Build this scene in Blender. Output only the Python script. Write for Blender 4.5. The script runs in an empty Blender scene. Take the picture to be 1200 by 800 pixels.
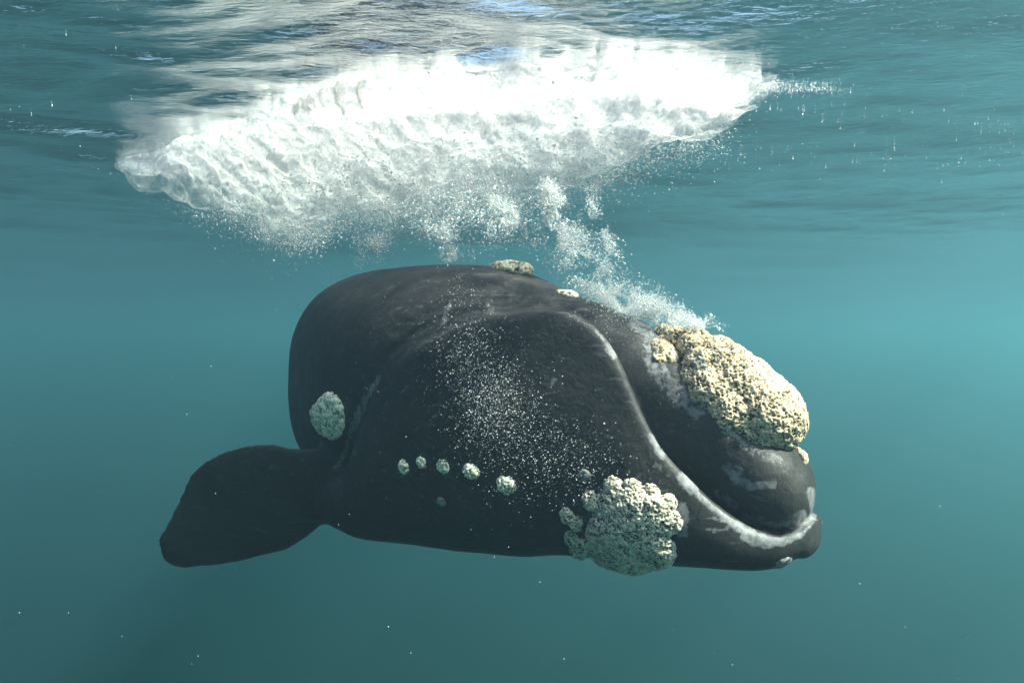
import bpy, bmesh, math, random
import numpy as np
from mathutils import Vector
from mathutils.bvhtree import BVHTree

random.seed(7)
rng = np.random.default_rng(11)
scene = bpy.context.scene
COL = scene.collection

# ---------------------------------------------------------------- camera
F = 800.0                      # focal length in photograph pixels (1200 px wide, 24 mm lens)
DEPTH = 2.2                    # camera depth below the mean sea surface (m); camera sits at the origin
cam_d = bpy.data.cameras.new('camera')
cam_d.sensor_width = 36.0
cam_d.lens = 24.0
cam_d.clip_start = 0.05
cam_d.clip_end = 2000.0
cam = bpy.data.objects.new('camera', cam_d)
COL.objects.link(cam)
cam.location = (0, 0, 0)
cam.rotation_euler = (math.radians(90), 0, 0)
scene.camera = cam

# ---------------------------------------------------------------- sky and sun
SUN_DIR = Vector((0.62, -0.28, 0.735)).normalized()     # towards the sun
SUN_EL = math.asin(SUN_DIR.z)
SUN_AZ = math.atan2(SUN_DIR.x, SUN_DIR.y)
world = bpy.data.worlds.new('World')
scene.world = world
world.use_nodes = True
wn = world.node_tree.nodes
wl = world.node_tree.links
wn.clear()
w_out = wn.new('ShaderNodeOutputWorld')
w_bg = wn.new('ShaderNodeBackground')
w_bg.inputs['Strength'].default_value = 0.14
w_sky = wn.new('ShaderNodeTexSky')
w_sky.sky_type = 'NISHITA'
w_sky.sun_disc = False
w_sky.dust_density = 5.0
w_sky.air_density = 1.3
w_sky.sun_elevation = SUN_EL
w_sky.sun_rotation = SUN_AZ
wl.new(w_sky.outputs[0], w_bg.inputs['Color'])
wl.new(w_bg.outputs[0], w_out.inputs['Surface'])

sun_d = bpy.data.lights.new('sun', 'SUN')
sun_d.energy = 5.0
sun_d.angle = math.radians(0.5)
sun_d.color = (1.0, 0.90, 0.77)
sun = bpy.data.objects.new('sun', sun_d)
COL.objects.link(sun)
sun.rotation_euler = (-SUN_DIR).to_track_quat('-Z', 'Y').to_euler()

scene.view_settings.view_transform = 'Standard'
scene.view_settings.look = 'None'
scene.view_settings.exposure = 1.78
scene.view_settings.gamma = 1.0
scene.view_settings.use_curve_mapping = False

cy = scene.cycles
scene.render.engine = 'CYCLES'
cy.use_denoising = True
try:
    cy.denoiser = 'OPENIMAGEDENOISE'
    cy.denoising_input_passes = 'RGB_ALBEDO_NORMAL'
except Exception:
    pass
cy.max_bounces = 10
cy.diffuse_bounces = 4
cy.glossy_bounces = 3
cy.transmission_bounces = 5
cy.volume_bounces = 0
cy.transparent_max_bounces = 24
cy.sample_clamp_indirect = 4.0
cy.caustics_reflective = False
cy.caustics_refractive = False

# ---------------------------------------------------------------- helpers
def P(px, py, Y):
    """photograph pixel + distance along the view axis -> point in metres"""
    return np.array([(px - 600.0) / F * Y, Y, (400.0 - py) / F * Y])

def proj(v):
    v = np.asarray(v, float)
    return np.stack([600 + F * v[..., 0] / v[..., 1], 400 - F * v[..., 2] / v[..., 1]], -1)

def catmull(pts, n):
    """centripetal-ish smooth sampling of a polyline, n points"""
    pts = np.asarray(pts, float)
    d = np.r_[0, np.cumsum(np.linalg.norm(np.diff(pts, axis=0), axis=1) ** 0.5)]
    t = np.linspace(0, d[-1], n)
    m = np.gradient(pts, d, axis=0)
    i = np.clip(np.searchsorted(d, t, side='right') - 1, 0, len(d) - 2)
    h = (d[i + 1] - d[i])[:, None]
    u = ((t - d[i])[:, None]) / h
    return ((2*u**3 - 3*u**2 + 1) * pts[i] + (u**3 - 2*u**2 + u) * h * m[i]
            + (-2*u**3 + 3*u**2) * pts[i+1] + (u**3 - u**2) * h * m[i+1])

def smooth_interp(x, xs, ys):
    """monotone-ish cubic interpolation of a table"""
    xs = np.asarray(xs, float); ys = np.asarray(ys, float); x = np.asarray(x, float)
    dx = np.diff(xs); dl = np.diff(ys) / dx
    m = np.zeros_like(ys)
    m[1:-1] = np.where(dl[:-1] * dl[1:] > 0, 2 * dl[:-1] * dl[1:] / (dl[:-1] + dl[1:] + 1e-12), 0)
    m[0] = dl[0]; m[-1] = dl[-1]
    xc = np.clip(x, xs[0], xs[-1])
    i = np.clip(np.searchsorted(xs, xc, side='right') - 1, 0, len(xs) - 2)
    h = dx[i]; u = (xc - xs[i]) / h
    return ((2*u**3 - 3*u**2 + 1) * ys[i] + (u**3 - 2*u**2 + u) * h * m[i]
            + (-2*u**3 + 3*u**2) * ys[i+1] + (u**3 - u**2) * h * m[i+1])

_perm = np.random.default_rng(3).permutation(4096)
_val = np.random.default_rng(4).random(4096) * 2 - 1
def vnoise(p, seed=0):
    """value noise, p (n,3) -> (-1..1)"""
    p = np.asarray(p, float) + seed * 17.31
    i = np.floor(p).astype(np.int64); f = p - i
    f = f * f * f * (f * (f * 6 - 15) + 10)
    out = np.zeros(len(p))
    for a in (0, 1):
        for b in (0, 1):
            for c in (0, 1):
                h = _perm[(i[:, 0] + a) & 4095]
                h = _perm[(h + i[:, 1] + b) & 4095]
                h = _perm[(h + i[:, 2] + c) & 4095]
                wgt = (f[:, 0] if a else 1 - f[:, 0]) * (f[:, 1] if b else 1 - f[:, 1]) * (f[:, 2] if c else 1 - f[:, 2])
                out += wgt * _val[h]
    return out

def fbm(p, octs=4, gain=0.5, lac=2.03, seed=0):
    s = np.zeros(len(p)); a = 1.0; q = np.asarray(p, float)
    for k in range(octs):
        s += a * vnoise(q, seed + k); a *= gain; q = q * lac
    return s

def cells(p, seed=0):
    """cellular distance F1 and F2, p (n,3), unit cells"""
    p = np.asarray(p, float) + seed * 9.7
    i = np.floor(p).astype(np.int64)
    d1 = np.full(len(p), 9.0); d2 = np.full(len(p), 9.0)
    for a in (-1, 0, 1):
        for b in (-1, 0, 1):
            for c in (-1, 0, 1):
                k = i + np.array([a, b, c])
                h = _perm[(k[:, 0]) & 4095]; h = _perm[(h + k[:, 1]) & 4095]; h = _perm[(h + k[:, 2]) & 4095]
                q = k + np.stack([_val[h], _val[(h * 3 + 1) & 4095], _val[(h * 7 + 5) & 4095]], 1) * 0.5 + 0.5
                d = np.linalg.norm(q - p, axis=1)
                d2 = np.minimum(d2, np.maximum(d1, d)); d1 = np.minimum(d1, d)
    return d1, d2

def sstep(a, b, x):
    t = np.clip((x - a) / (b - a), 0, 1)
    return t * t * (3 - 2 * t)

def mesh_np(name, verts, faces, smooth=True):
    me = bpy.data.meshes.new(name)
    me.from_pydata([tuple(v) for v in verts] if not isinstance(verts, np.ndarray) else verts.tolist(), [], faces)
    me.update()
    if smooth:
        me.polygons.foreach_set('use_smooth', np.ones(len(me.polygons), bool))
    return me

def link(name, me, mat=None, parent=None):
    o = bpy.data.objects.new(name, me)
    COL.objects.link(o)
    if mat is not None:
        me.materials.clear(); me.materials.append(mat)
    if parent is not None:
        o.parent = parent
    return o

def coords(me):
    a = np.empty(len(me.vertices) * 3, np.float32); me.vertices.foreach_get('co', a)
    return a.reshape(-1, 3).astype(float)

def normals(me):
    a = np.empty(len(me.vertices) * 3, np.float32); me.vertices.foreach_get('normal', a)
    return a.reshape(-1, 3).astype(float)

def set_coords(me, co):
    me.vertices.foreach_set('co', co.astype(np.float32).ravel()); me.update()

def set_attr(me, name, vals):
    at = me.attributes.new(name, 'FLOAT', 'POINT')
    at.data.foreach_set('value', np.asarray(vals, np.float32))

def edges_np(me):
    e = np.empty(len(me.edges) * 2, np.int32); me.edges.foreach_get('vertices', e)
    return e.reshape(-1, 2)

def laplace(me, it, wgt=None, lam=0.5):
    co = coords(me); e = edges_np(me); n = len(co)
    deg = np.bincount(e.ravel(), minlength=n).astype(float)[:, None]
    w = lam if wgt is None else (lam * wgt)[:, None]
    for _ in range(it):
        s = np.zeros_like(co)
        for k in range(3):
            s[:, k] = np.bincount(e[:, 0], co[e[:, 1], k], n) + np.bincount(e[:, 1], co[e[:, 0], k], n)
        co += w * (s / np.maximum(deg, 1) - co)
    set_coords(me, co)

def voxel_remesh(verts, faces, size):
    """fuse overlapping closed shells into one continuous surface"""
    me = mesh_np('tmp', verts, faces)
    o = bpy.data.objects.new('tmp', me); COL.objects.link(o)
    m = o.modifiers.new('r', 'REMESH'); m.mode = 'VOXEL'; m.voxel_size = size; m.use_smooth_shade = True
    dg = bpy.context.evaluated_depsgraph_get()
    out = bpy.data.meshes.new_from_object(o.evaluated_get(dg))
    bpy.data.objects.remove(o); bpy.data.meshes.remove(me)
    out.polygons.foreach_set('use_smooth', np.ones(len(out.polygons), bool))
    return out

class Shells:
    def __init__(s): s.v = []; s.f = []; s.n = 0
    def add(s, v, f):
        v = np.asarray(v, float); s.v.append(v); s.f += [tuple(i + s.n for i in q) for q in f]; s.n += len(v)
    def loft(s, rings):
        n = len(rings[0]); m = len(rings); v = np.concatenate([np.asarray(r, float) for r in rings])
        f = []
        for i in range(m - 1):
            for j in range(n):
                k = (j + 1) % n
                f.append((i*n + j, i*n + k, (i+1)*n + k, (i+1)*n + j))
        v = np.vstack([v, np.mean(rings[0], 0), np.mean(rings[-1], 0)])
        a, b = m * n, m * n + 1
        for j in range(n):
            k = (j + 1) % n
            f.append((a, k, j)); f.append((b, (m-1)*n + j, (m-1)*n + k))
        # make it point outwards
        vol = 0.0
        c = v.mean(0)
        for q in f:
            p0 = v[q[0]] - c
            for t in range(1, len(q) - 1):
                vol += np.dot(p0, np.cross(v[q[t]] - c, v[q[t+1]] - c))
        if vol < 0: f = [tuple(reversed(q)) for q in f]
        s.add(v, f)
    def ball(s, c, r, axes=None, sub=2):
        bv, bf = ICO[sub]
        v = bv * np.asarray(r, float)
        if axes is not None: v = v @ np.asarray(axes)
        s.add(v + np.asarray(c), bf)

def ico(sub):
    bm = bmesh.new(); bmesh.ops.create_icosphere(bm, subdivisions=sub, radius=1.0)
    v = np.array([x.co[:] for x in bm.verts]); f = [tuple(x.index for x in q.verts) for q in bm.faces]
    bm.free(); return v, f
ICO = {k: ico(k) for k in (1, 2, 3)}

# ---------------------------------------------------------------- node helpers
def new_mat(name):
    m = bpy.data.materials.new(name); m.use_nodes = True
    nt = m.node_tree; nt.nodes.clear()
    out = nt.nodes.new('ShaderNodeOutputMaterial')
    return m, nt, out

def N(nt, kind, **kw):
    n = nt.nodes.new(kind)
    for k, v in kw.items():
        if k in n.inputs.keys(): n.inputs[k].default_value = v
        else: setattr(n, k, v)
    return n

def ramp(nt, fac, stops):
    r = nt.nodes.new('ShaderNodeValToRGB')
    el = r.color_ramp.elements
    while len(el) < len(stops): el.new(0.5)
    for e, (p, c) in zip(el, stops):
        e.position = p; e.color = (*c, 1) if len(c) == 3 else c
    nt.links.new(fac, r.inputs[0])
    return r

def mixc(nt, fac, a, b):
    m = nt.nodes.new('ShaderNodeMix'); m.data_type = 'RGBA'
    for sock, val in ((m.inputs['Factor'], fac), (m.inputs[6], a), (m.inputs[7], b)):
        if isinstance(val, bpy.types.NodeSocket): nt.links.new(val, sock)
        elif isinstance(val, (int, float)): sock.default_value = val
        else: sock.default_value = (*val, 1)
    return m.outputs[2]

def mth(nt, op, a, b=None, clamp=False):
    m = nt.nodes.new('ShaderNodeMath'); m.operation = op; m.use_clamp = clamp
    for i, val in enumerate((a, b)):
        if val is None: continue
        if isinstance(val, bpy.types.NodeSocket): nt.links.new(val, m.inputs[i])
        else: m.inputs[i].default_value = val
    return m.outputs[0]

def tri_mesh(name, verts, tris, smooth=True):
    me = bpy.data.meshes.new(name)
    nv, nf = len(verts), len(tris)
    me.vertices.add(nv); me.vertices.foreach_set('co', np.asarray(verts, np.float32).ravel())
    k = tris.shape[1]
    me.loops.add(nf * k); me.loops.foreach_set('vertex_index', np.asarray(tris, np.int32).ravel())
    me.polygons.add(nf); me.polygons.foreach_set('loop_start', np.arange(0, nf * k, k, dtype=np.int32))
    me.update(calc_edges=True)
    me.polygons.foreach_set('use_smooth', np.full(nf, smooth))
    me.validate()
    return me

# ---------------------------------------------------------------- sea surface seen from below
_wr = np.random.default_rng(21)
WAVES = []
for lam, n_, slope, spread in ((5.5, 4, 0.05, 0.35), (2.6, 7, 0.045, 0.4), (1.2, 11, 0.05, 0.45), (0.55, 18, 0.07, 0.45), (0.27, 22, 0.08, 0.35)):
    for _ in range(n_):
        l = lam * _wr.uniform(0.72, 1.4); a = math.radians(97) + _wr.normal(0, spread)
        k = 2 * math.pi / l
        WAVES.append((k * math.cos(a), k * math.sin(a), slope * _wr.uniform(0.5, 1.3) / k / math.sqrt(n_) * 1.4, _wr.uniform(0, 6.283)))
def wave_z(x, y, fade=None):
    # patches of livelier and calmer water
    g = 1.0 + 0.35 * np.sin(0.41 * x + 0.3 * y + 1.0) * np.sin(0.27 * y - 0.2 * x)
    wx = x + 0.18 * np.sin(0.9 * y + 0.6 * x); wy = y + 0.22 * np.sin(0.7 * x + 1.3) + 0.1 * np.sin(1.9 * x - 0.8 * y)
    z = np.zeros_like(x)
    for kx, ky, am, ph in WAVES:
        q = np.sin(kx * wx + ky * wy + ph)
        kk = math.hypot(kx, ky)
        t = am * (q - 0.35 * np.cos(2 * (kx * wx + ky * wy + ph)))
        if fade is not None: t = t * np.clip(1.6 - fade * kk * 1.1, 0, 1)
        z += t
    return z * g * (0.25 + 0.75 * np.clip((22 - np.hypot(x, y)) / 13, 0, 1) ** 1.5)      # swell flattens out with distance
def axis(lo, hi, a, b, step, grow):
    v = list(np.arange(a, b, step)); d = step; x = v[-1]
    while x < hi: d *= grow; x += d; v.append(x)
    d = step; x = v[0]
    while x > lo: d *= grow; x -= d; v.insert(0, x)
    return np.array(v)
gx = axis(-240, 240, -9, 9, 0.042, 1.05); gy = axis(-140, 340, 3.2, 13, 0.042, 1.04)
GX, GY = np.meshgrid(gx, gy)
loc = np.maximum(np.gradient(gx)[None, :], np.gradient(gy)[:, None])
GZ = DEPTH + wave_z(GX, GY, loc)
nx, ny = len(gx), len(gy)
ii = (np.arange(ny - 1)[:, None] * nx + np.arange(nx - 1)[None, :]).ravel()
sea_me = tri_mesh('water_surface', np.stack([GX, GY, GZ], -1).reshape(-1, 3), np.stack([ii, ii + 1, ii + nx + 1, ii + nx], 1))
m, nt, out = new_mat('sea_surface')
geo = N(nt, 'ShaderNodeNewGeometry')
mp = N(nt, 'ShaderNodeMapping'); mp.inputs['Scale'].default_value = (7.0, 21.0, 1); nt.links.new(geo.outputs['Position'], mp.inputs['Vector'])
nz = N(nt, 'ShaderNodeTexNoise', Scale=1.0, Detail=4.0, Roughness=0.6, Distortion=0.4); nt.links.new(mp.outputs[0], nz.inputs['Vector'])
bp = N(nt, 'ShaderNodeBump', Strength=1.0, Distance=0.011); nt.links.new(nz.outputs['Fac'], bp.inputs['Height'])
fr = N(nt, 'ShaderNodeFresnel', IOR=1.333); nt.links.new(bp.outputs[0], fr.inputs['Normal'])
gl = N(nt, 'ShaderNodeBsdfGlossy', Roughness=0.05); gl.inputs['Color'].default_value = (1, 1, 1, 1); nt.links.new(bp.outputs[0], gl.inputs['Normal'])
tr = N(nt, 'ShaderNodeBsdfTransparent')
tr.inputs['Color'].default_value = (0.97, 0.99, 1.0, 1)
mx = N(nt, 'ShaderNodeMixShader'); nt.links.new(fr.outputs[0], mx.inputs[0]); nt.links.new(tr.outputs[0], mx.inputs[1]); nt.links.new(gl.outputs[0], mx.inputs[2])
nt.links.new(mx.outputs[0], out.inputs['Surface'])
sea = link('water_surface', sea_me, m); sea['kind'] = 'structure'

# ---------------------------------------------------------------- sea bed, far below
bx_ = np.linspace(-300, 300, 90); by_ = np.linspace(-200, 400, 90)
BX, BY = np.meshgrid(bx_, by_)
BZ = -45 + 1.5 * fbm(np.stack([BX.ravel(), BY.ravel(), 0 * BX.ravel()], 1) / 40, 4).reshape(BX.shape)
ii = (np.arange(89)[:, None] * 90 + np.arange(89)[None, :]).ravel()
bed_me = tri_mesh('seabed', np.stack([BX, BY, BZ], -1).reshape(-1, 3), np.stack([ii, ii + 1, ii + 91, ii + 90], 1))
m, nt, out = new_mat('darkened_sea_floor'); b = N(nt, 'ShaderNodeBsdfPrincipled', Roughness=0.9)
nz = N(nt, 'ShaderNodeTexNoise', Scale=0.4, Detail=6.0); r = ramp(nt, nz.outputs['Fac'], [(0.3, (0.008, 0.010, 0.007)), (0.7, (0.018, 0.019, 0.014))])  # near-black tone put into the unseen floor to darken the deep water
nt.links.new(r.outputs[0], b.inputs['Base Color']); nt.links.new(b.outputs[0], out.inputs['Surface'])
bed = link('seabed', bed_me, m); bed['kind'] = 'structure'

# ---------------------------------------------------------------- the body of sea water: an even, faintly coloured volume
def box_mesh(name, lo, hi):
    v = [(x, y, z) for x in (lo[0], hi[0]) for y in (lo[1], hi[1]) for z in (lo[2], hi[2])]
    f = [(0, 1, 3, 2), (4, 6, 7, 5), (0, 4, 5, 1), (2, 3, 7, 6), (0, 2, 6, 4), (1, 5, 7, 3)]
    return mesh_np(name, v, f, False)
m, nt, out = new_mat('sea_water')
pv = N(nt, 'ShaderNodeVolumePrincipled')
pv.inputs['Color'].default_value = (0.26, 0.455, 0.615, 1)
pv.inputs['Absorption Color'].default_value = (0, 0.68, 0.92, 1)
pv.inputs['Density'].default_value = 0.036
pv.inputs['Anisotropy'].default_value = 0.68
nt.links.new(pv.outputs[0], out.inputs['Volume'])
hz = link('haze', box_mesh('haze', (-310, -210, -49), (310, 410, 3.4)), m)
hz['kind'] = 'stuff'; hz['label'] = 'hazy blue green sea water filling the view'; hz['category'] = 'sea water'


# ---------------------------------------------------------------- the whale
# midline seen from above, from the tip of the snout backwards (the body bends away behind the head)
MID = np.array([(2.141, 4.8), (1.07, 5.5), (0.0, 6.2), (-0.72, 6.92), (-1.13, 7.8), (-1.42, 9.0), (-1.8, 11.0), (-2.2, 13.5), (-2.7, 16.0), (-3.2, 18.3)])
_md = catmull(MID, 800)
_ms = np.r_[0, np.cumsum(np.linalg.norm(np.diff(_md, axis=0), axis=1))]
def frame(s):
    s = np.asarray(s, float)
    e = 0.05
    def at(q):
        x = np.interp(q, _ms, _md[:, 0]); y = np.interp(q, _ms, _md[:, 1])
        x = np.where(q < 0, _md[0, 0] + q * -0.837, x); y = np.where(q < 0, _md[0, 1] + q * 0.547, y)
        return np.stack([x, y], -1)
    c = at(s); t = at(s + e) - at(s - e); t = t / np.linalg.norm(t, axis=-1, keepdims=True)
    n = np.stack([-t[..., 1], t[..., 0]], -1)          # towards the whale's right flank (camera side)
    return c, t, n
def W2(s, w, z):
    c, t, n = frame(s)
    xy = c + np.asarray(w, float)[..., None] * n
    return np.concatenate([xy, np.broadcast_to(np.asarray(z, float), xy.shape[:-1])[..., None]], -1)

S_J = [-0.02, 0.0, 0.03, 0.07, 0.14, 0.26, 0.45, 0.8, 1.2, 1.6, 2.0, 2.5, 3.0, 3.5, 4.1]
W_J = [0.10, 0.19, 0.26, 0.31, 0.375, 0.45, 0.54, 0.66, 0.76, 0.86, 0.95, 1.06, 1.15, 1.21, 1.18]
def jaw_w(s): return smooth_interp(s, S_J, W_J)

def pix_to_s(pts, wfun):
    """trace in the photograph -> (s, z) on the surface of lateral half-width wfun(s)"""
    sd = np.linspace(-0.02, 4.6, 900)
    q = W2(sd, wfun(sd), np.zeros_like(sd))
    pxs = 600 + F * q[:, 0] / q[:, 1]
    res = []
    for px, py in pts:
        k = int(np.argmin(np.abs(pxs - px)))
        res.append((sd[k], (400 - py) / F * q[k, 1]))
    return np.array(sorted(res))

LIP_PX = [(396, 560), (408, 528), (424, 482), (440, 450), (460, 424), (490, 400), (530, 382), (570, 370), (605, 364), (640, 362), (670, 367), (692, 380),
          (706, 394), (720, 416), (737, 455), (751, 488), (771, 524), (800, 558), (830, 588), (860, 610), (890, 625), (912, 629), (936, 622), (948, 614), (956, 608)]
KEEL_PX = [(380, 585), (395, 602), (420, 622), (450, 637), (485, 648), (520, 655), (560, 659), (600, 661), (660, 661), (720, 668), (780, 671), (840, 672), (890, 672), (915, 668), (935, 655), (948, 642), (957, 630)]
lip = pix_to_s(LIP_PX, lambda s: jaw_w(s) * 0.95)
keel = pix_to_s(KEEL_PX, lambda s: jaw_w(s) * 0.55)
def lip_z(s): return smooth_interp(s, lip[:, 0], lip[:, 1])
def keel_z(s): return smooth_interp(s, keel[:, 0], keel[:, 1])

shell = Shells()
rings = []
for s in np.r_[-0.02, -0.012, 0.0, 0.012, 0.03, 0.06, 0.1, 0.15, 0.21, 0.28, 0.36, np.linspace(0.45, 4.1, 62)]:
    w = float(jaw_w(s)); zl = float(lip_z(s)); zb = float(keel_z(s))
    H = max(zl - zb, 0.2); k = min(1.0, w / 0.3)
    fr = float(sstep(2.3, 3.6, s))                      # towards the eye the lip sinks into the cheek
    lean = 0.94 - 0.02 * fr
    e = 0.035 * k
    gd = 0.05 + 0.23 * float(sstep(0.12, 0.5, s)); rim = 0.04 * float(sstep(0.9, 0.2, s))
    half = [(0.0, zl - gd * k), (max(w*lean - 0.2*k - rim, 0.0), zl - gd*0.95*k), (max(w*lean - 0.11*k - rim, 0), zl - gd*0.27*k), (w*lean - e*1.6 - rim*0.6, zl - 0.004),
            (w*lean - e*0.5, zl - 0.002), (w*lean + e*0.3, zl - 0.03*k), (w*0.985, zl - 0.2*H), (w*1.0, zl - 0.42*H), (w*0.96, zl - 0.62*H),
            (w*0.82, zl - 0.82*H), (w*0.5, zl - 0.965*H), (0.0, zb - 0.02*H)]
    hp = catmull(half, 46)
    right = W2(np.full(46, s), hp[:, 0], hp[:, 1])
    left = W2(np.full(46, s), -hp[:, 0], hp[:, 1] - 0.17 * sstep(0.6, 1.2, s) * sstep(3.2, 2.2, s) * sstep(0.5, 0.0, (zl - hp[:, 1]) / H))   # the far lip hangs a little lower
    rings.append(np.vstack([right, left[::-1][1:-1]]))
shell.loft(rings)

_c, _t, _n = frame(np.array(0.085))
shell.ball(W2(np.array(0.085), np.array(0.0), np.array(-1.37)), (0.115, 0.28, 0.165), np.array([[_t[0], _t[1], 0], [_n[0], _n[1], 0], [0, 0, 1]]), 3)   # rounded chin

# rostrum, skull, trunk and tail stock:   s, half-width, top z, bottom z, squareness
TR = np.array([
    (0.01, 0.08, -0.98, -1.14, 2.0), (0.03, 0.17, -0.91, -1.22, 2.1), (0.08, 0.255, -0.84, -1.30, 2.2), (0.17, 0.325, -0.73, -1.355, 2.3), (0.35, 0.375, -0.60, -1.37, 2.3),
    (0.7, 0.37, -0.27, -1.25, 2.4), (1.0, 0.39, -0.05, -1.0, 2.4), (1.25, 0.43, 0.13, -0.9, 2.4), (1.6, 0.50, 0.29, -0.9, 2.3),
    (2.03, 0.60, 0.45, -0.9, 2.2), (2.3, 0.76, 0.57, -0.95, 2.2), (2.56, 0.89, 0.66, -1.0, 2.3), (3.0, 1.06, 0.72, -1.3, 2.5),
    (3.6, 1.21, 0.76, -1.55, 2.3), (4.2, 1.30, 0.80, -1.70, 2.5), (4.7, 1.36, 0.82, -1.76, 2.6), (5.8, 1.38, 0.82, -1.80, 2.4), (7.5, 1.30, 0.75, -1.7, 2.2),
    (9.5, 1.05, 0.6, -1.4, 2.0), (11.5, 0.70, 0.4, -1.0, 2.0), (13.3, 0.36, 0.2, -0.6, 2.0), (14.6, 0.18, 0.02, -0.34, 2.0), (15.1, 0.12, -0.06, -0.25, 2.0)])
rings = []
ss = np.r_[0.01, 0.015, 0.025, 0.04, 0.055, 0.07, 0.085, 0.1, 0.12, 0.15, 0.18, 0.22, 0.27, 0.33, 0.4, np.linspace(0.5, 6, 60), np.linspace(6.3, 15.1, 36)]
th = np.linspace(0, 2 * np.pi, 72, endpoint=False)
for s in ss:
    w, zt, zb, ex = (float(smooth_interp(s, TR[:, 0], TR[:, k])) for k in (1, 2, 3, 4))
    zc, h = (zt + zb) / 2, (zt - zb) / 2
    c_, s_ = np.cos(th), np.sin(th)
    r = (np.abs(c_) ** ex + np.abs(s_) ** ex) ** (-1 / ex)
    rings.append(W2(np.full(72, s), w * r * c_, zc + h * r * s_))
shell.loft(rings)

# flippers: chord sections (upper edge, lower edge) traced, lens-shaped in section
FL = [((430, 528), (440, 590), 6.35, 0.20), ((385, 524), (408, 600), 6.55, 0.17), ((340, 524), (379, 613), 6.72, 0.14), ((318, 519), (358, 630), 6.78, 0.125), ((290, 521), (337, 644), 6.86, 0.11),
      ((262, 528), (308, 651), 6.93, 0.095), ((240, 539), (280, 659), 6.98, 0.08), ((222, 555), (255, 663), 7.02, 0.07), ((211, 580), (232, 664.5), 7.05, 0.055),
      ((199, 606), (218, 666), 7.08, 0.055), ((190, 622), (204, 663), 7.1, 0.05), ((184, 631), (194, 655), 7.11, 0.045)]
def flipper(mirror):
    rr = []
    a = np.linspace(0, 2 * np.pi, 28, endpoint=False)
    for (u, l, Y, t) in FL:
        pu, pl = P(*u, Y - 0.16), P(*l, Y + 0.20)
        c = (pu + pl) / 2; d = (pu - pl) / 2
        tn = np.array([0.12, 1.0, 0.5]); tn -= d * np.dot(tn, d) / np.dot(d, d); tn /= np.linalg.norm(tn)
        ring = c + np.outer(np.cos(a), d) + np.outer(np.sin(a) * (1 - 0.25 * np.cos(a)), tn * t)
        rr.append(ring)
    rr = np.array(rr)
    if mirror:   # left flipper: reflect across the body's own midline plane
        c, t, n = frame(np.array(4.3))
        xy = rr[..., :2] - c
        rr[..., :2] = rr[..., :2] - 2 * (xy @ n)[..., None] * n
    shell.loft(list(rr))
flipper(False)
flipper(True)

# tail flukes
c0, t0, n0 = frame(np.array(14.9))
for sgn in (-1, 1):
    rr = []
    a = np.linspace(0, 2 * np.pi, 24, endpoint=False)
    for q, (lat, lead, trail, thk) in enumerate([(-0.05, -0.55, 0.45, 0.13), (0.4, -0.5, 0.5, 0.11), (0.9, -0.25, 0.6, 0.085), (1.4, 0.05, 0.72, 0.06), (1.9, 0.45, 0.9, 0.035), (2.15, 0.8, 1.0, 0.015)]):
        mid = c0 + n0 * lat * sgn + t0 * (lead + trail) / 2
        hc = (trail - lead) / 2
        rr.append(np.stack([mid[0] + np.cos(a) * hc * t0[0], mid[1] + np.cos(a) * hc * t0[1], -0.16 + np.sin(a) * thk], 1))
    shell.loft(rr)

body_me = voxel_remesh(np.concatenate(shell.v), shell.f, 0.018)
laplace(body_me, 3)
# soften the places where lip and cheek, flipper and flank flow into each other
co = coords(body_me); px = proj(co)
near = co[:, 1] < 8.2
soft = np.zeros(len(co))
for (x, y, r) in ((425, 480, 48), (405, 540, 50), (465, 430, 40), (385, 570, 40), (350, 560, 30), (400, 600, 34), (505, 395, 32)):
    soft = np.maximum(soft, sstep(r, r * 0.45, np.hypot(px[:, 0] - x, px[:, 1] - y)))
laplace(body_me, 60, soft * near)
laplace(body_me, 12, np.where(co[:, 1] > 6.0, 1.0, 0.0) * sstep(560, 480, px[:, 0]))
# broad, living unevenness of the skin
co = coords(body_me); nn = normals(body_me)
d = 0.010 * fbm(co * 1.3, 2, seed=5) + 0.0012 * fbm(co * 9.0, 3, seed=9)
px = proj(co)
for pts, r, dep in (([(560, 362), (520, 372), (480, 392), (452, 418), (436, 448)], 5, 0.022), ([(585, 352), (540, 352), (500, 366), (466, 390)], 7, 0.012), ([(690, 372), (660, 358), (620, 355), (580, 362)], 4, 0.02),
                    ([(430, 470), (412, 505), (398, 545)], 6, 0.018), ([(448, 470), (430, 512), (420, 556)], 9, 0.010), ([(355, 520), (372, 545), (400, 560)], 8, 0.012)):
    best = np.full(len(px), 1e9)
    for a, b in zip(pts[:-1], pts[1:]):                      # creases of skin round the corner of the mouth
        a = np.array(a, float); b = np.array(b, float); ab = b - a
        t = np.clip(((px - a) @ ab) / (ab @ ab), 0, 1); best = np.minimum(best, np.linalg.norm(px - a - t[:, None] * ab, axis=1))
    d -= dep * np.exp(-(best / r) ** 2) * (co[:, 1] < 8.0) * ((nn * co).sum(1) < 0)
set_coords(body_me, co + nn * d[:, None])

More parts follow.
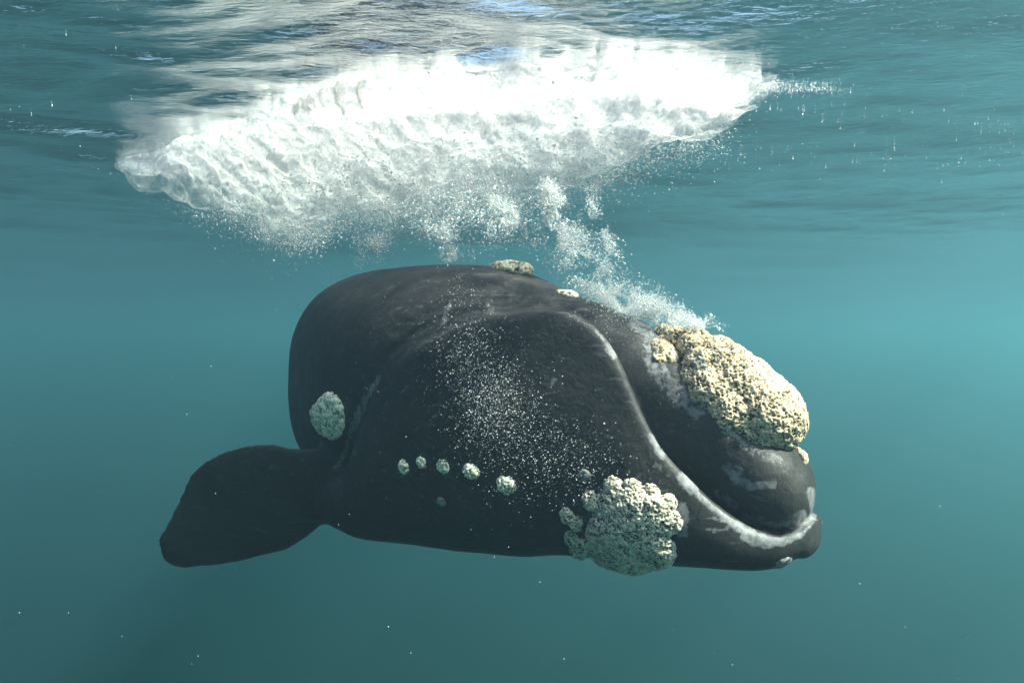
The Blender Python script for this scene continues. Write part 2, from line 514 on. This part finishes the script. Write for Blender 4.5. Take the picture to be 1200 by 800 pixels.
# ---- colour marks that belong to the skin (grey scars, pale lip rim), as masks on the mesh
co = coords(body_me); px = proj(co); nn = normals(body_me)
facing = sstep(0.0, 0.15, -(nn * co).sum(1) / np.linalg.norm(co, axis=1)) * (co[:, 1] < 8.5)
def cap(pts, r):
    """mask: distance in photo pixels to a polyline, on the flank that faces the camera"""
    best = np.full(len(px), 1e9)
    if len(pts) == 1: pts = [pts[0], pts[0]]
    for a, b in zip(pts[:-1], pts[1:]):
        a = np.array(a[:2], float); b = np.array(b[:2], float); ab = b - a
        t = np.clip(((px - a) @ ab) / max(ab @ ab, 1e-6), 0, 1)
        best = np.minimum(best, np.linalg.norm(px - a - t[:, None] * ab, axis=1))
    return np.clip(1.5 - best / r, 0, 1) * facing
grey = np.zeros(len(px))
for pts, r, st in (
        ([(713, 409), (718, 417)], 6, 0.75), ([(699, 388), (716, 408)], 3, 0.6), ([(650, 443), (646, 449)], 4, 0.6),
        ([(763, 512), (776, 534)], 5, 0.8), ([(770, 545), (785, 556)], 8, 0.45),
        ([(800, 560), (812, 573)], 7, 1.0), ([(812, 574), (835, 595), (862, 615)], 4, 0.85), ([(862, 615), (890, 630), (915, 635), (938, 625), (953, 604)], 6, 0.9), ([(872, 630), (900, 638)], 6, 0.8),
        ([(950, 576), (955, 596)], 6, 0.9), ([(852, 546), (862, 562), (880, 569), (906, 567)], 6, 0.8), ([(852, 548), (868, 552)], 8, 0.55),
        ([(840, 577), (862, 593)], 6, 0.55), ([(872, 606), (900, 616), (925, 614), (940, 602)], 7, 0.65),
        ([(762, 395), (766, 425), (790, 455), (815, 482)], 13, 0.62), ([(768, 432), (800, 470)], 14, 0.55), ([(745, 378), (765, 392)], 10, 0.7),
        ([(850, 505), (885, 530), (912, 538)], 7, 0.5), ([(800, 595), (800, 625)], 7, 0.8), ([(799, 600), (798, 612)], 8, 1.0),
        ([(385, 490)], 30, 0.55), ([(444, 442), (432, 462)], 4, 0.6), ([(432, 462), (420, 485), (414, 500)], 6, 0.65), ([(414, 500), (404, 530), (394, 548)], 4, 0.55),
        ([(473, 552)], 10, 0.5), ([(519, 548)], 12, 0.6), ([(517, 588)], 6, 0.5), ([(552, 553)], 13, 0.45), ([(593, 569)], 15, 0.45), ([(494, 544)], 8, 0.4),
        ([(415, 530)], 4, 0.55), ([(735, 612)], 78, 0.45), ([(530, 350), (520, 378)], 5, 0.5), ([(492, 378)], 4, 0.6), ([(572, 356)], 4, 0.6), 
        ([(830, 606), (850, 611)], 2.0, 0.8), ([(828, 619), (852, 620)], 2.0, 0.7), ([(836, 624), (860, 616)], 2.0, 0.7)):
    grey = np.maximum(grey, st * cap(pts, r))
set_attr(body_me, 'grey', grey)
lipd = cap(LIP_PX[11:20], 2.2)
set_attr(body_me, 'lip', lipd)

# ---- skin
skin, nt, out = new_mat('whale_skin')
tc = N(nt, 'ShaderNodeNewGeometry'); pos = tc.outputs['Position']
def noise(scale, det=5.0, rough=0.55, dist=0.0):
    n = N(nt, 'ShaderNodeTexNoise', Scale=scale, Detail=det, Roughness=rough, Distortion=dist); nt.links.new(pos, n.inputs['Vector']); return n.outputs['Fac']
big = ramp(nt, noise(1.6, 6, 0.6, 0.5), [(0.3, (0.016, 0.0152, 0.015)), (0.55, (0.025, 0.0232, 0.0222)), (0.75, (0.038, 0.034, 0.032))])
fine = ramp(nt, noise(24, 6, 0.65), [(0.35, (0.55, 0.55, 0.55)), (0.62, (1.25, 1.25, 1.25))])
mul = nt.nodes.new('ShaderNodeMix'); mul.data_type = 'RGBA'; mul.blend_type = 'MULTIPLY'; mul.inputs['Factor'].default_value = 0.45
nt.links.new(big.outputs[0], mul.inputs[6]); nt.links.new(fine.outputs[0], mul.inputs[7])
# small pale flecks and nicks
vo = N(nt, 'ShaderNodeTexVoronoi', Scale=9.0, Randomness=1.0); nt.links.new(pos, vo.inputs['Vector'])
fl = mth(nt, 'LESS_THAN', mth(nt, 'ADD', vo.outputs['Distance'], mth(nt, 'MULTIPLY', noise(40, 2), 0.12)), 0.115)
sepc = N(nt, 'ShaderNodeSeparateColor'); nt.links.new(vo.outputs['Color'], sepc.inputs[0])
fl = mth(nt, 'MULTIPLY', fl, mth(nt, 'GREATER_THAN', sepc.outputs[0], 0.6))
fl = mth(nt, 'MULTIPLY', fl, 0.55)
c1 = mixc(nt, fl, mul.outputs[2], (0.13, 0.13, 0.13))
# faint stretched scratches
mpn = N(nt, 'ShaderNodeMapping'); mpn.inputs['Rotation'].default_value = (0.4, 0.9, 0.5); mpn.inputs['Scale'].default_value = (2.2, 26, 26); nt.links.new(pos, mpn.inputs['Vector'])
sn = N(nt, 'ShaderNodeTexNoise', Scale=1.0, Detail=3.0); nt.links.new(mpn.outputs[0], sn.inputs['Vector'])
sc_ = ramp(nt, sn.outputs['Fac'], [(0.62, (0, 0, 0)), (0.70, (1, 1, 1))])
c2 = mixc(nt, mth(nt, 'MULTIPLY', sc_.outputs[0], 0.4), c1, (0.12, 0.12, 0.125))
ag = N(nt, 'ShaderNodeAttribute', attribute_name='grey'); al = N(nt, 'ShaderNodeAttribute', attribute_name='lip')
edge = mth(nt, 'ADD', ag.outputs['Fac'], mth(nt, 'MULTIPLY', mth(nt, 'SUBTRACT', noise(26, 8, 0.75), 0.5), 2.1))
gm = ramp(nt, edge, [(0.46, (0, 0, 0)), (0.56, (1, 1, 1))])
gtone = ramp(nt, noise(13, 7, 0.75), [(0.36, (0.06, 0.06, 0.062)), (0.62, (0.24, 0.24, 0.245))])
gstr = mth(nt, 'MULTIPLY', gm.outputs[0], mth(nt, 'MULTIPLY', ag.outputs['Fac'], 1.15, True))
c3 = mixc(nt, gstr, c2, gtone.outputs[0])
lm = ramp(nt, mth(nt, 'ADD', al.outputs['Fac'], mth(nt, 'MULTIPLY', mth(nt, 'SUBTRACT', noise(13, 4), 0.5), 0.8)), [(0.55, (0, 0, 0)), (0.9, (1, 1, 1))])
c4 = mixc(nt, mth(nt, 'MULTIPLY', lm.outputs[0], 0.14), c3, (0.16, 0.165, 0.18))
b = N(nt, 'ShaderNodeBsdfPrincipled'); nt.links.new(c4, b.inputs['Base Color'])
b.inputs['Specular IOR Level'].default_value = 0.25
rr_ = ramp(nt, noise(6, 5), [(0.3, (0.46,) * 3), (0.7, (0.62,) * 3)]); nt.links.new(rr_.outputs[0], b.inputs['Roughness'])
b1 = N(nt, 'ShaderNodeBump', Strength=0.22, Distance=0.012); nt.links.new(noise(38, 6, 0.6), b1.inputs['Height'])
b2 = N(nt, 'ShaderNodeBump', Strength=0.35, Distance=0.03); nt.links.new(noise(7, 5, 0.6, 0.4), b2.inputs['Height']); nt.links.new(b1.outputs[0], b2.inputs['Normal'])
nt.links.new(b2.outputs[0], b.inputs['Normal']); nt.links.new(b.outputs[0], out.inputs['Surface'])

whale = bpy.data.objects.new('right_whale', None); COL.objects.link(whale)
WBASE = Vector((-0.9, 7.2, -1.75)); whale.location = WBASE
whale['label'] = 'huge black right whale with cream crusted callosities swimming under the splash'
whale['category'] = 'whale'
def part(name, me, mat, label=None, kind=None):
    me.transform(__import__('mathutils').Matrix.Translation(-WBASE))
    o = link(name, me, mat, whale)
    if label: o['label'] = label
    if kind: o['kind'] = kind
    return o
bv = BVHTree.FromPolygons([tuple(v) for v in coords(body_me)], [tuple(p.vertices) for p in body_me.polygons])
def hit(x, y):
    d = Vector(P(x, y, 1.0)).normalized()
    h = bv.ray_cast(Vector((0, 0, 0)), d)
    return (np.array(h[0]), np.array(h[1])) if h[0] is not None else (None, None)

# ---- callosities
def callosity_mat(name, pale, mid, dark, cover):
    m, nt, out = new_mat(name)
    g = N(nt, 'ShaderNodeNewGeometry'); pos = g.outputs['Position']
    at = N(nt, 'ShaderNodeAttribute', attribute_name='crust')
    n1 = N(nt, 'ShaderNodeTexNoise', Scale=75.0, Detail=4.0, Roughness=0.65); nt.links.new(pos, n1.inputs['Vector'])
    n2 = N(nt, 'ShaderNodeTexNoise', Scale=4.5, Detail=3.0, Roughness=0.6); nt.links.new(pos, n2.inputs['Vector'])
    v = mth(nt, 'ADD', mth(nt, 'MULTIPLY', mth(nt, 'SUBTRACT', n1.outputs['Fac'], 0.5), 2.6), mth(nt, 'MULTIPLY', at.outputs['Fac'], 0.62))
    r = ramp(nt, v, [(0.08, dark), (0.28, mid), (0.46, pale), (0.8, tuple(min(1, x * 1.12) for x in pale))])
    bare = ramp(nt, n2.outputs['Fac'], [(cover, (0, 0, 0)), (cover + 0.035, (1, 1, 1))])
    c = mixc(nt, mth(nt, 'MULTIPLY', bare.outputs[0], 0.85), r.outputs[0], (0.30, 0.30, 0.29))
    b = N(nt, 'ShaderNodeBsdfPrincipled', Roughness=0.75); nt.links.new(c, b.inputs['Base Color'])
    b.inputs['Specular IOR Level'].default_value = 0.2
    bu = N(nt, 'ShaderNodeBump', Strength=0.9, Distance=0.012); nt.links.new(n1.outputs['Fac'], bu.inputs['Height']); nt.links.new(bu.outputs[0], b.inputs['Normal'])
    nt.links.new(b.outputs[0], out.inputs['Surface'])
    return m
CAL = callosity_mat('callosity_cream', (0.66, 0.525, 0.35), (0.38, 0.285, 0.18), (0.05, 0.048, 0.034), 0.64)
CAL_PALE = callosity_mat('callosity_pale', (0.68, 0.595, 0.45), (0.38, 0.335, 0.255), (0.05, 0.046, 0.04), 0.64)
CAL_BRIGHTENED = callosity_mat('callosity_brightened', (0.80, 0.77, 0.58), (0.55, 0.52, 0.38), (0.16, 0.155, 0.12), 0.70)  # brighter copy of the callosity colour, painted lighter to offset the flank's shade
CAL_GREY = callosity_mat('callosity_grey', (0.22, 0.22, 0.22), (0.13, 0.13, 0.13), (0.05, 0.05, 0.05), 0.8)

def crust(sh, size, cell=0.032, amp=0.013, lump=0.02, mat=None, label=None, sm=4):
    me = voxel_remesh(np.concatenate(sh.v), sh.f, size)
    laplace(me, sm)
    c = coords(me); n = normals(me)
    f1, f2 = cells(c / cell, 3)
    g1, g2 = cells(c / (cell * 2.4) + 0.4 * fbm(c * 20, 2)[:, None], 5)
    rg = fbm(c / (cell * 1.7), 3, gain=0.6, seed=7)
    hgt = np.clip(f1 - 0.18, 0, 0.5) * 1.5 - 0.35 + 0.55 * rg          # pitted crust: open craters between rough ridges
    set_coords(me, c + n * (amp * hgt + 0.9 * amp * (g1 - 0.5) + lump * 0.35 * fbm(c * 7, 3, seed=2))[:, None])
    set_attr(me, 'crust', np.clip(0.55 + hgt * 0.9, 0, 1))
    return part('callosity', me, mat or CAL, label)

def pads(sh, spots, thick=0.45, sink=0.25):
    """flattened lumps sitting on the skin: (px, py, radius in photo pixels[, radius y, angle])"""
    for sp in spots:
        x, y, rx = sp[:3]; ry = sp[3] if len(sp) > 3 else rx; ang = sp[4] if len(sp) > 4 else 0.0
        p, n = hit(x, y)
        if p is None: continue
        sc = p[1] / F
        u = np.cross(n, (0, 0, 1.0)); u /= np.linalg.norm(u)
        if u[0] < 0: u = -u
        v = np.cross(u, n); v = v if v[2] > 0 else -v
        ca, sa = math.cos(math.radians(ang)), math.sin(math.radians(ang))
        uu, vv = u * ca + v * sa, -u * sa + v * ca
        fx = 1 / max(0.45, abs(u[0] - u[1] * p[0] / p[1])); fz = 1 / max(0.45, abs(v[2] - v[1] * p[2] / p[1]))
        a, b_ = rx * sc * fx, ry * sc * fz
        t = thick * min(a, b_)
        sh.ball(p - n * t * sink, (a, b_, t), np.array([uu, vv, n]), 3)

sh = Shells()                                                       # the bonnet on the tip of the snout
for x, y, Y, r in ((826, 414, 5.22, 0.15), (838, 423, 5.18, 0.195), (852, 438, 5.12, 0.235), (868, 455, 5.06, 0.262), (885, 474, 5.0, 0.272), (898, 486, 4.94, 0.27), (908, 493, 4.9, 0.225),
                   (806, 394, 5.3, 0.075), (792, 390, 5.34, 0.06), (777, 388, 5.38, 0.055), (818, 402, 5.25, 0.11), (836, 458, 5.06, 0.215), (860, 483, 4.98, 0.225), (818, 446, 5.12, 0.155), (826, 432, 5.14, 0.18), (884, 503, 4.92, 0.19), (812, 408, 5.2, 0.12), (790, 394, 5.28, 0.07)):
    sh.ball(P(x, y, Y), (r, r, r), None, 3)
crust(sh, 0.0065, 0.020, 0.012, 0.022, CAL, 'big cream crusted bonnet callosity on the snout tip')
sh = Shells(); pads(sh, ((779, 411, 12, 14, 20), (772, 418, 8), (784, 402, 8)), 0.6, 0.1)
crust(sh, 0.009, 0.03, 0.010, 0.01, CAL)
sh = Shells(); sh.ball(P(937, 538, 4.9), (0.05, 0.09, 0.085), None, 3); sh.ball(P(941, 549, 4.92), (0.03, 0.06, 0.05), None, 3)
crust(sh, 0.009, 0.03, 0.010, 0.01, CAL)
sh = Shells(); sh.ball(P(601, 317, 6.12), (0.185, 0.15, 0.085), None, 3); sh.ball(P(588, 315, 6.15), (0.1, 0.12, 0.07), None, 3)
crust(sh, 0.010, 0.032, 0.012, 0.012, CAL_PALE)
sh = Shells(); pads(sh, ((668, 345, 9, 4), (658, 343, 6, 3)), 0.6, 0.1)
crust(sh, 0.008, 0.03, 0.008, 0.008, CAL_PALE)
sh = Shells()                                                       # the lobed one on the lower lip
pads(sh, ((735, 608, 42, 40), (728, 640, 42, 32), (755, 606, 36, 30), (757, 640, 34, 26), (716, 652, 26, 16)), 0.42, 0.1)
pads(sh, ((719, 569, 12, 11), (741, 573, 13), (762, 578, 12), (782, 591, 12, 13), (789, 612, 10, 14), (692, 586, 10, 12), (664, 604, 8, 10), (675, 613, 9, 10), (670, 632, 9, 10), (682, 643, 14, 12, -30), (697, 655, 16, 12, -30), (783, 648, 9, 8), (708, 590, 10, 14)), 0.6, 0.05)
crust(sh, 0.0065, 0.019, 0.011, 0.012, CAL_PALE, 'lobed cream callosity on the lower lip')
sh = Shells(); pads(sh, ((389, 481, 14, 22), (382, 493, 18, 22), (386, 487, 17, 24)), 0.3, 0.15)
crust(sh, 0.010, 0.026, 0.011, 0.010, CAL_BRIGHTENED, 'pale oval callosity above the eye')
for sp in ((473, 547, 6, 9), (494, 542, 6, 7), (519, 546, 7, 9), (552, 552, 10, 9), (593, 568, 12, 11)):
    sh = Shells(); pads(sh, (sp,), 0.65, 0.1)
    crust(sh, 0.007, 0.022, 0.010, 0.006, CAL_BRIGHTENED)
for sp in ((685, 558, 10, 9), (918, 660, 9, 6, 15), (517, 588, 6, 6)):
    sh = Shells(); pads(sh, (sp,), 0.38, 0.35)
    crust(sh, 0.0085, 0.028, 0.004, 0.006, CAL_GREY)
BODY_CO = coords(body_me).copy()
part('body', body_me, skin)

# ---------------------------------------------------------------- white water driven under by the breaking wave
FOAM_TOP = [(130, 192), (160, 183), (200, 172), (250, 158), (300, 135), (340, 120), (370, 110), (420, 95), (480, 86), (540, 79), (600, 74), (680, 71), (750, 71), (820, 76), (880, 84), (930, 93), (985, 103)]
FOAM_BOT = [(950, 109), (905, 114), (885, 124), (868, 142), (845, 160), (825, 168), (790, 174), (760, 182), (735, 195), (712, 210), (690, 220), (650, 224), (600, 230), (560, 232), (520, 236), (480, 240), (440, 246), (400, 256), (370, 266), (340, 272), (315, 268), (300, 258), (270, 248), (230, 240), (190, 230), (155, 214), (135, 202)]
poly = np.array(FOAM_TOP + FOAM_BOT, float)
def in_poly(p, poly):
    x, y = p[:, 0], p[:, 1]; c = np.zeros(len(p), bool); j = len(poly) - 1
    for i in range(len(poly)):
        xi, yi = poly[i]; xj, yj = poly[j]
        cr = ((yi > y) != (yj > y)) & (x < (xj - xi) * (y - yi) / (yj - yi + 1e-9) + xi); c ^= cr; j = i
    return c
def edge_dist(p, poly):
    d = np.full(len(p), 1e9)
    for i in range(len(poly)):
        a = poly[i]; ab = poly[(i + 1) % len(poly)] - a
        t = np.clip(((p - a) @ ab) / (ab @ ab), 0, 1)
        d = np.minimum(d, np.linalg.norm(p - a - t[:, None] * ab, axis=1))
    return d
fr_ = np.random.default_rng(5)
pts = np.stack([fr_.uniform(125, 990, 9000), fr_.uniform(66, 282, 9000)], 1)
pts = pts[in_poly(pts, poly)]
ed = edge_dist(pts, poly)
sh = Shells()
ctop = np.array(FOAM_TOP, float)
FOAM_PT = []
count = 0
for (x, y), e in zip(pts, ed):
    if count > 1700: break
    r = min(e, fr_.uniform(11, 25))
    if r < 5 or x > 905: continue
    Ys = DEPTH * F / (400 - y)                               # where this line of sight meets the surface
    yt = np.interp(x, ctop[:, 0], ctop[:, 1]); Y0 = DEPTH * F / (400 - yt)
    Yc = Y0 + 0.05 + 0.0085 * (y - yt) + 0.22 * fr_.random()    # the cloud hangs back and down from its leading edge
    Y = min(Ys * 0.97, Yc)
    R_ = r * Y / F
    sh.ball(P(x, y, Y + R_ * 0.6), (R_, R_ * 1.15, R_), None, 2 if r > 12 else 1)
    if Y < Ys - 0.5 and r > 15 and fr_.random() < 0.0:         # body of the cloud behind, up to the surface
        Yb = Y + 0.45
        sh.ball((P(x, y, Yb) * np.array([1, 1, 0]) + np.array([0, 0, (P(x, y, Y)[2] + DEPTH) / 2])), (R_ * 1.3, R_ * 1.3, R_ * 1.3), None, 2)
    count += 1
foam_me = voxel_remesh(np.concatenate(sh.v), sh.f, 0.02)
laplace(foam_me, 6)
c = coords(foam_me); n = normals(foam_me)
q = c + 0.12 * np.stack([fbm(c * 2.2, 2, seed=31), fbm(c * 2.2, 2, seed=32), fbm(c * 2.2, 2, seed=33)], 1)
d = 0.10 * fbm(q * 1.5, 2, seed=40) + 0.045 * fbm(q * 3.4, 3, seed=41) + 0.026 * (0.5 - np.abs(fbm(q * 7.5, 3, seed=44))) + 0.013 * fbm(q * 18, 3, gain=0.65, seed=47)
c = c + n * d[:, None]
c[:, 2] = np.minimum(c[:, 2], DEPTH + wave_z(c[:, 0], c[:, 1]) - 0.025)      # the foam hangs below the surface
set_coords(foam_me, c); laplace(foam_me, 2)
fp_ = proj(coords(foam_me)); low_ = np.array(FOAM_TOP[:1] + FOAM_BOT[::-1] + FOAM_TOP[-1:], float)
dl_ = np.full(len(fp_), 1e9)
for a_, b_ in zip(low_[:-1], low_[1:]):
    ab = b_ - a_; t_ = np.clip(((fp_ - a_) @ ab) / (ab @ ab), 0, 1); dl_ = np.minimum(dl_, np.linalg.norm(fp_ - a_ - t_[:, None] * ab, axis=1))
yb_ = np.interp(fp_[:, 0], low_[:, 0], low_[:, 1])
dl_ = np.where(fp_[:, 1] > yb_, 0, dl_)
set_attr(foam_me, 'body', sstep(-14, 46, dl_ + 16 * fbm(coords(foam_me) * 4.0, 3, seed=61)))      # foam thins out towards its lower margin
m, nt, out = new_mat('white_water')
g = N(nt, 'ShaderNodeNewGeometry')
n1 = N(nt, 'ShaderNodeTexNoise', Scale=26.0, Detail=7.0, Roughness=0.7, Distortion=0.6); nt.links.new(g.outputs['Position'], n1.inputs['Vector'])
n2 = N(nt, 'ShaderNodeTexNoise', Scale=4.0, Detail=6.0, Roughness=0.65, Distortion=0.8); nt.links.new(g.outputs['Position'], n2.inputs['Vector'])
cr = ramp(nt, n2.outputs['Fac'], [(0.3, (0.84, 0.825, 0.815)), (0.65, (0.94, 0.925, 0.91))])
bu = N(nt, 'ShaderNodeBump', Strength=0.7, Distance=0.03); nt.links.new(n1.outputs['Fac'], bu.inputs['Height'])
df = N(nt, 'ShaderNodeBsdfDiffuse'); nt.links.new(cr.outputs[0], df.inputs['Color']); nt.links.new(bu.outputs[0], df.inputs['Normal'])
tl = N(nt, 'ShaderNodeBsdfTranslucent'); nt.links.new(cr.outputs[0], tl.inputs['Color']); nt.links.new(bu.outputs[0], tl.inputs['Normal'])
mx = N(nt, 'ShaderNodeMixShader'); mx.inputs[0].default_value = 0.64
nt.links.new(df.outputs[0], mx.inputs[1]); nt.links.new(tl.outputs[0], mx.inputs[2])
# a porous mass of bubbles: light filters through the gaps
al_ = ramp(nt, mth(nt, 'ADD', mth(nt, 'MULTIPLY', n1.outputs['Fac'], 0.7), mth(nt, 'MULTIPLY', n2.outputs['Fac'], 0.3)), [(0.37, (0.24,) * 3), (0.60, (0.92,) * 3)])
tp = N(nt, 'ShaderNodeBsdfTransparent')
mt = N(nt, 'ShaderNodeMixShader'); nt.links.new(mth(nt, 'MULTIPLY', al_.outputs[0], N(nt, 'ShaderNodeAttribute', attribute_name='body').outputs['Fac']), mt.inputs[0]); nt.links.new(tp.outputs[0], mt.inputs[1]); nt.links.new(mx.outputs[0], mt.inputs[2])
nt.links.new(mt.outputs[0], out.inputs['Surface'])
foam = link('white_water', foam_me, m)
foam['kind'] = 'stuff'; foam['label'] = 'billowing white foam of a breaking wave under the surface'; foam['category'] = 'foam'

# ---------------------------------------------------------------- bubbles
OV = np.array([(1, 0, 0), (-1, 0, 0), (0, 1, 0), (0, -1, 0), (0, 0, 1), (0, 0, -1)], float)
OF = np.array([(0, 2, 4), (2, 1, 4), (1, 3, 4), (3, 0, 4), (2, 0, 5), (1, 2, 5), (3, 1, 5), (0, 3, 5)])
def bubbles(name, pts, rad, mat, label, cat):
    pts = np.asarray(pts); rad = np.asarray(rad); k = len(pts)
    st = 1 + 0.45 * fr_.random((k, 3))
    v = pts[:, None, :] + OV[None] * (rad[:, None] * st)[:, None, :]
    t = (OF[None] + 6 * np.arange(k)[:, None, None]).reshape(-1, 3)
    o = link(name, tri_mesh(name, v.reshape(-1, 3), t), mat)
    o['kind'] = 'stuff'; o['label'] = label; o['category'] = cat
    return o
bm_, nt, out = new_mat('air_bubbles')
b = N(nt, 'ShaderNodeBsdfPrincipled', Roughness=0.25); b.inputs['Base Color'].default_value = (0.86, 0.88, 0.88, 1)
tl = N(nt, 'ShaderNodeBsdfTranslucent'); tl.inputs['Color'].default_value = (0.9, 0.92, 0.92, 1)
mx = N(nt, 'ShaderNodeMixShader'); mx.inputs[0].default_value = 0.4
nt.links.new(b.outputs[0], mx.inputs[1]); nt.links.new(tl.outputs[0], mx.inputs[2]); nt.links.new(mx.outputs[0], out.inputs['Surface'])

bv_, nt, out = new_mat('thin_bubbles')
b = N(nt, 'ShaderNodeBsdfPrincipled', Roughness=0.3); b.inputs['Base Color'].default_value = (0.8, 0.82, 0.82, 1)
tp = N(nt, 'ShaderNodeBsdfTransparent'); mx = N(nt, 'ShaderNodeMixShader'); mx.inputs[0].default_value = 0.5
nt.links.new(tp.outputs[0], mx.inputs[1]); nt.links.new(b.outputs[0], mx.inputs[2]); nt.links.new(mx.outputs[0], out.inputs['Surface'])

def bsize(k, mean=0.0055, top=0.02): return np.minimum(mean * 0.82 * np.exp(fr_.normal(0, 0.55, k)), top)

# fringe of the foam: loose bubbles thinning out downwards and along the edges
fco = coords(foam_me); fno = normals(foam_me); fpx = proj(fco)
yt = np.interp(fpx[:, 0], ctop[:, 0], ctop[:, 1])
wgt = np.where((fco[:, 2] < DEPTH + 0.05) & (fno[:, 1] < 0.5), 0.015 + sstep(0.0, -0.7, fno[:, 2]) * sstep(0.3, 0.9, (fpx[:, 1] - yt) / 150.0), 0.0)
idx = fr_.choice(len(fco), 46000, p=wgt / wgt.sum())
off = fr_.exponential(0.06, len(idx))
pp = fco[idx] + fno[idx] * off[:, None] + fr_.normal(0, 0.03, (len(idx), 3)) - np.array([0, 0, 1.0]) * (fr_.exponential(0.07, len(idx)) * (fno[idx, 2] < 0.0))[:, None]
pp = pp[pp[:, 2] < DEPTH - 0.02]
bubbles('bubble_fringe', pp, bsize(len(pp), 0.0028), bm_, 'fine loose bubbles fringing the white foam', 'bubbles')

def plume(path, k, seed):
    """path: (px, py, Y, half-width px) ; clumpy cloud of bubbles along it"""
    path = np.array(path, float)
    L = np.r_[0, np.cumsum(np.hypot(np.diff(path[:, 0]), np.diff(path[:, 1])))]
    t = fr_.random(k * 4) * L[-1]
    a = np.stack([np.interp(t, L, path[:, j]) for j in range(4)], 1)
    p3 = np.stack([(a[:, 0] - 600 + fr_.normal(0, 1, len(t)) * a[:, 3] * 0.55) / F * a[:, 2],
                   a[:, 2] + fr_.normal(0, 1, len(t)) * a[:, 3] * 0.55 / F * a[:, 2],
                   (400 - a[:, 1] + fr_.normal(0, 1, len(t)) * a[:, 3] * 0.35) / F * a[:, 2]], 1)
    cl = fbm(p3 * 7.0, 3, gain=0.6, seed=seed)
    keep = fr_.random(len(t)) < sstep(-0.25, 0.75, cl)
    return p3[keep][:k]
pl = np.concatenate([
    plume([(640, 215, 5.5, 10), (650, 255, 5.5, 18), (668, 290, 5.5, 26), (700, 325, 5.5, 30), (740, 352, 5.45, 30), (785, 375, 5.3, 26), (830, 388, 5.2, 18)], 24310, 3),
    plume([(700, 345, 5.75, 22), (745, 362, 5.6, 24), (790, 380, 5.35, 16)], 11968, 5),
    plume([(690, 215, 5.5, 12), (700, 260, 5.5, 10), (720, 300, 5.5, 12)], 1870, 8),
    plume([(632, 218, 5.5, 3), (645, 245, 5.5, 3), (662, 262, 5.5, 4)], 1683, 9),
    plume([(648, 210, 5.5, 3), (650, 250, 5.5, 3)], 1122, 19),
    plume([(585, 228, 5.6, 18), (600, 255, 5.6, 16), (620, 285, 5.6, 10)], 4114, 10),
    plume([(500, 240, 5.8, 30), (515, 270, 5.8, 16), (528, 305, 5.9, 8)], 4862, 11),
    plume([(430, 250, 6.1, 34), (440, 280, 6.1, 18), (435, 312, 6.2, 16)], 3366, 12),
    plume([(560, 235, 5.6, 60), (560, 262, 5.6, 50)], 6732, 13),
    plume([(330, 262, 7.6, 40), (350, 280, 7.6, 22)], 4420, 14)])
bubbles('bubble_plume', pl, bsize(len(pl), 0.0021), bm_, 'bubbles streaming up from the whale to the white foam', 'bubbles')

# bubbles drifting close along the whale's side
fl_ = []
for cx, cy_, sx, sy, k in ((556, 425, 24, 40, 1500), (580, 470, 26, 32, 2200), (600, 500, 40, 26, 500), (650, 535, 36, 24, 750), (690, 555, 28, 26, 300), (540, 345, 14, 26, 380), (530, 390, 20, 20, 220), (725, 372, 30, 12, 500), (620, 560, 40, 30, 200), (560, 480, 90, 70, 260)):
    xs = fr_.normal(cx, sx, k); ys = fr_.normal(cy_, sy, k)
    for x, y in zip(xs, ys):
        h, hn = hit(x, y)
        if h is None: continue
        d_ = np.linalg.norm(h); o_ = 0.012 + fr_.exponential(0.09)
        fl_.append(h * (1 - o_ / d_))
fl_ = np.array(fl_)
bubbles('bubble_veil', fl_, bsize(len(fl_), 0.0018, 0.005), bv_, 'tiny bubbles drifting across the dark side of the whale', 'bubbles')

# flecks of foam caught just under the surface
xs, ys = [], []
for cx, cy_, sx, sy, k in ((980, 140, 80, 10, 70), (1060, 182, 90, 14, 110), (1180, 160, 40, 14, 70), (900, 180, 50, 8, 40), (60, 125, 50, 12, 10), (180, 185, 120, 20, 20), (260, 60, 120, 30, 16), (600, 60, 160, 10, 60), (900, 99, 22, 7, 420), (930, 102, 24, 5, 320), (965, 104, 20, 3, 160)):
    xs += list(fr_.normal(cx, sx, k)); ys += list(fr_.normal(cy_, sy, k))
xs = np.array(xs); ys = np.clip(np.array(ys), -60, 300)
Yk = DEPTH * F / (400 - ys); X = (xs - 600) / F * Yk
Zk = DEPTH + wave_z(X, Yk) - 0.004
bubbles('foam_fleck', np.stack([X, Yk, Zk], 1), bsize(len(X), 0.0026, 0.007) * (Yk / 7), bm_, 'scattered bright foam flecks just under the sea surface', 'foam')

# particles hanging in the water
k = 420
Yp = fr_.uniform(1.6, 9, k); sn = np.stack([(fr_.uniform(0, 1200, k) - 600) / F * Yp, Yp, (400 - fr_.uniform(180, 800, k)) / F * Yp], 1)
sn = sn[sn[:, 2] < DEPTH - 0.1]
bubbles('drifting_particle', sn, fr_.uniform(0.0006, 0.0016, len(sn)), bv_, 'tiny pale particles drifting in the open water', 'particles')
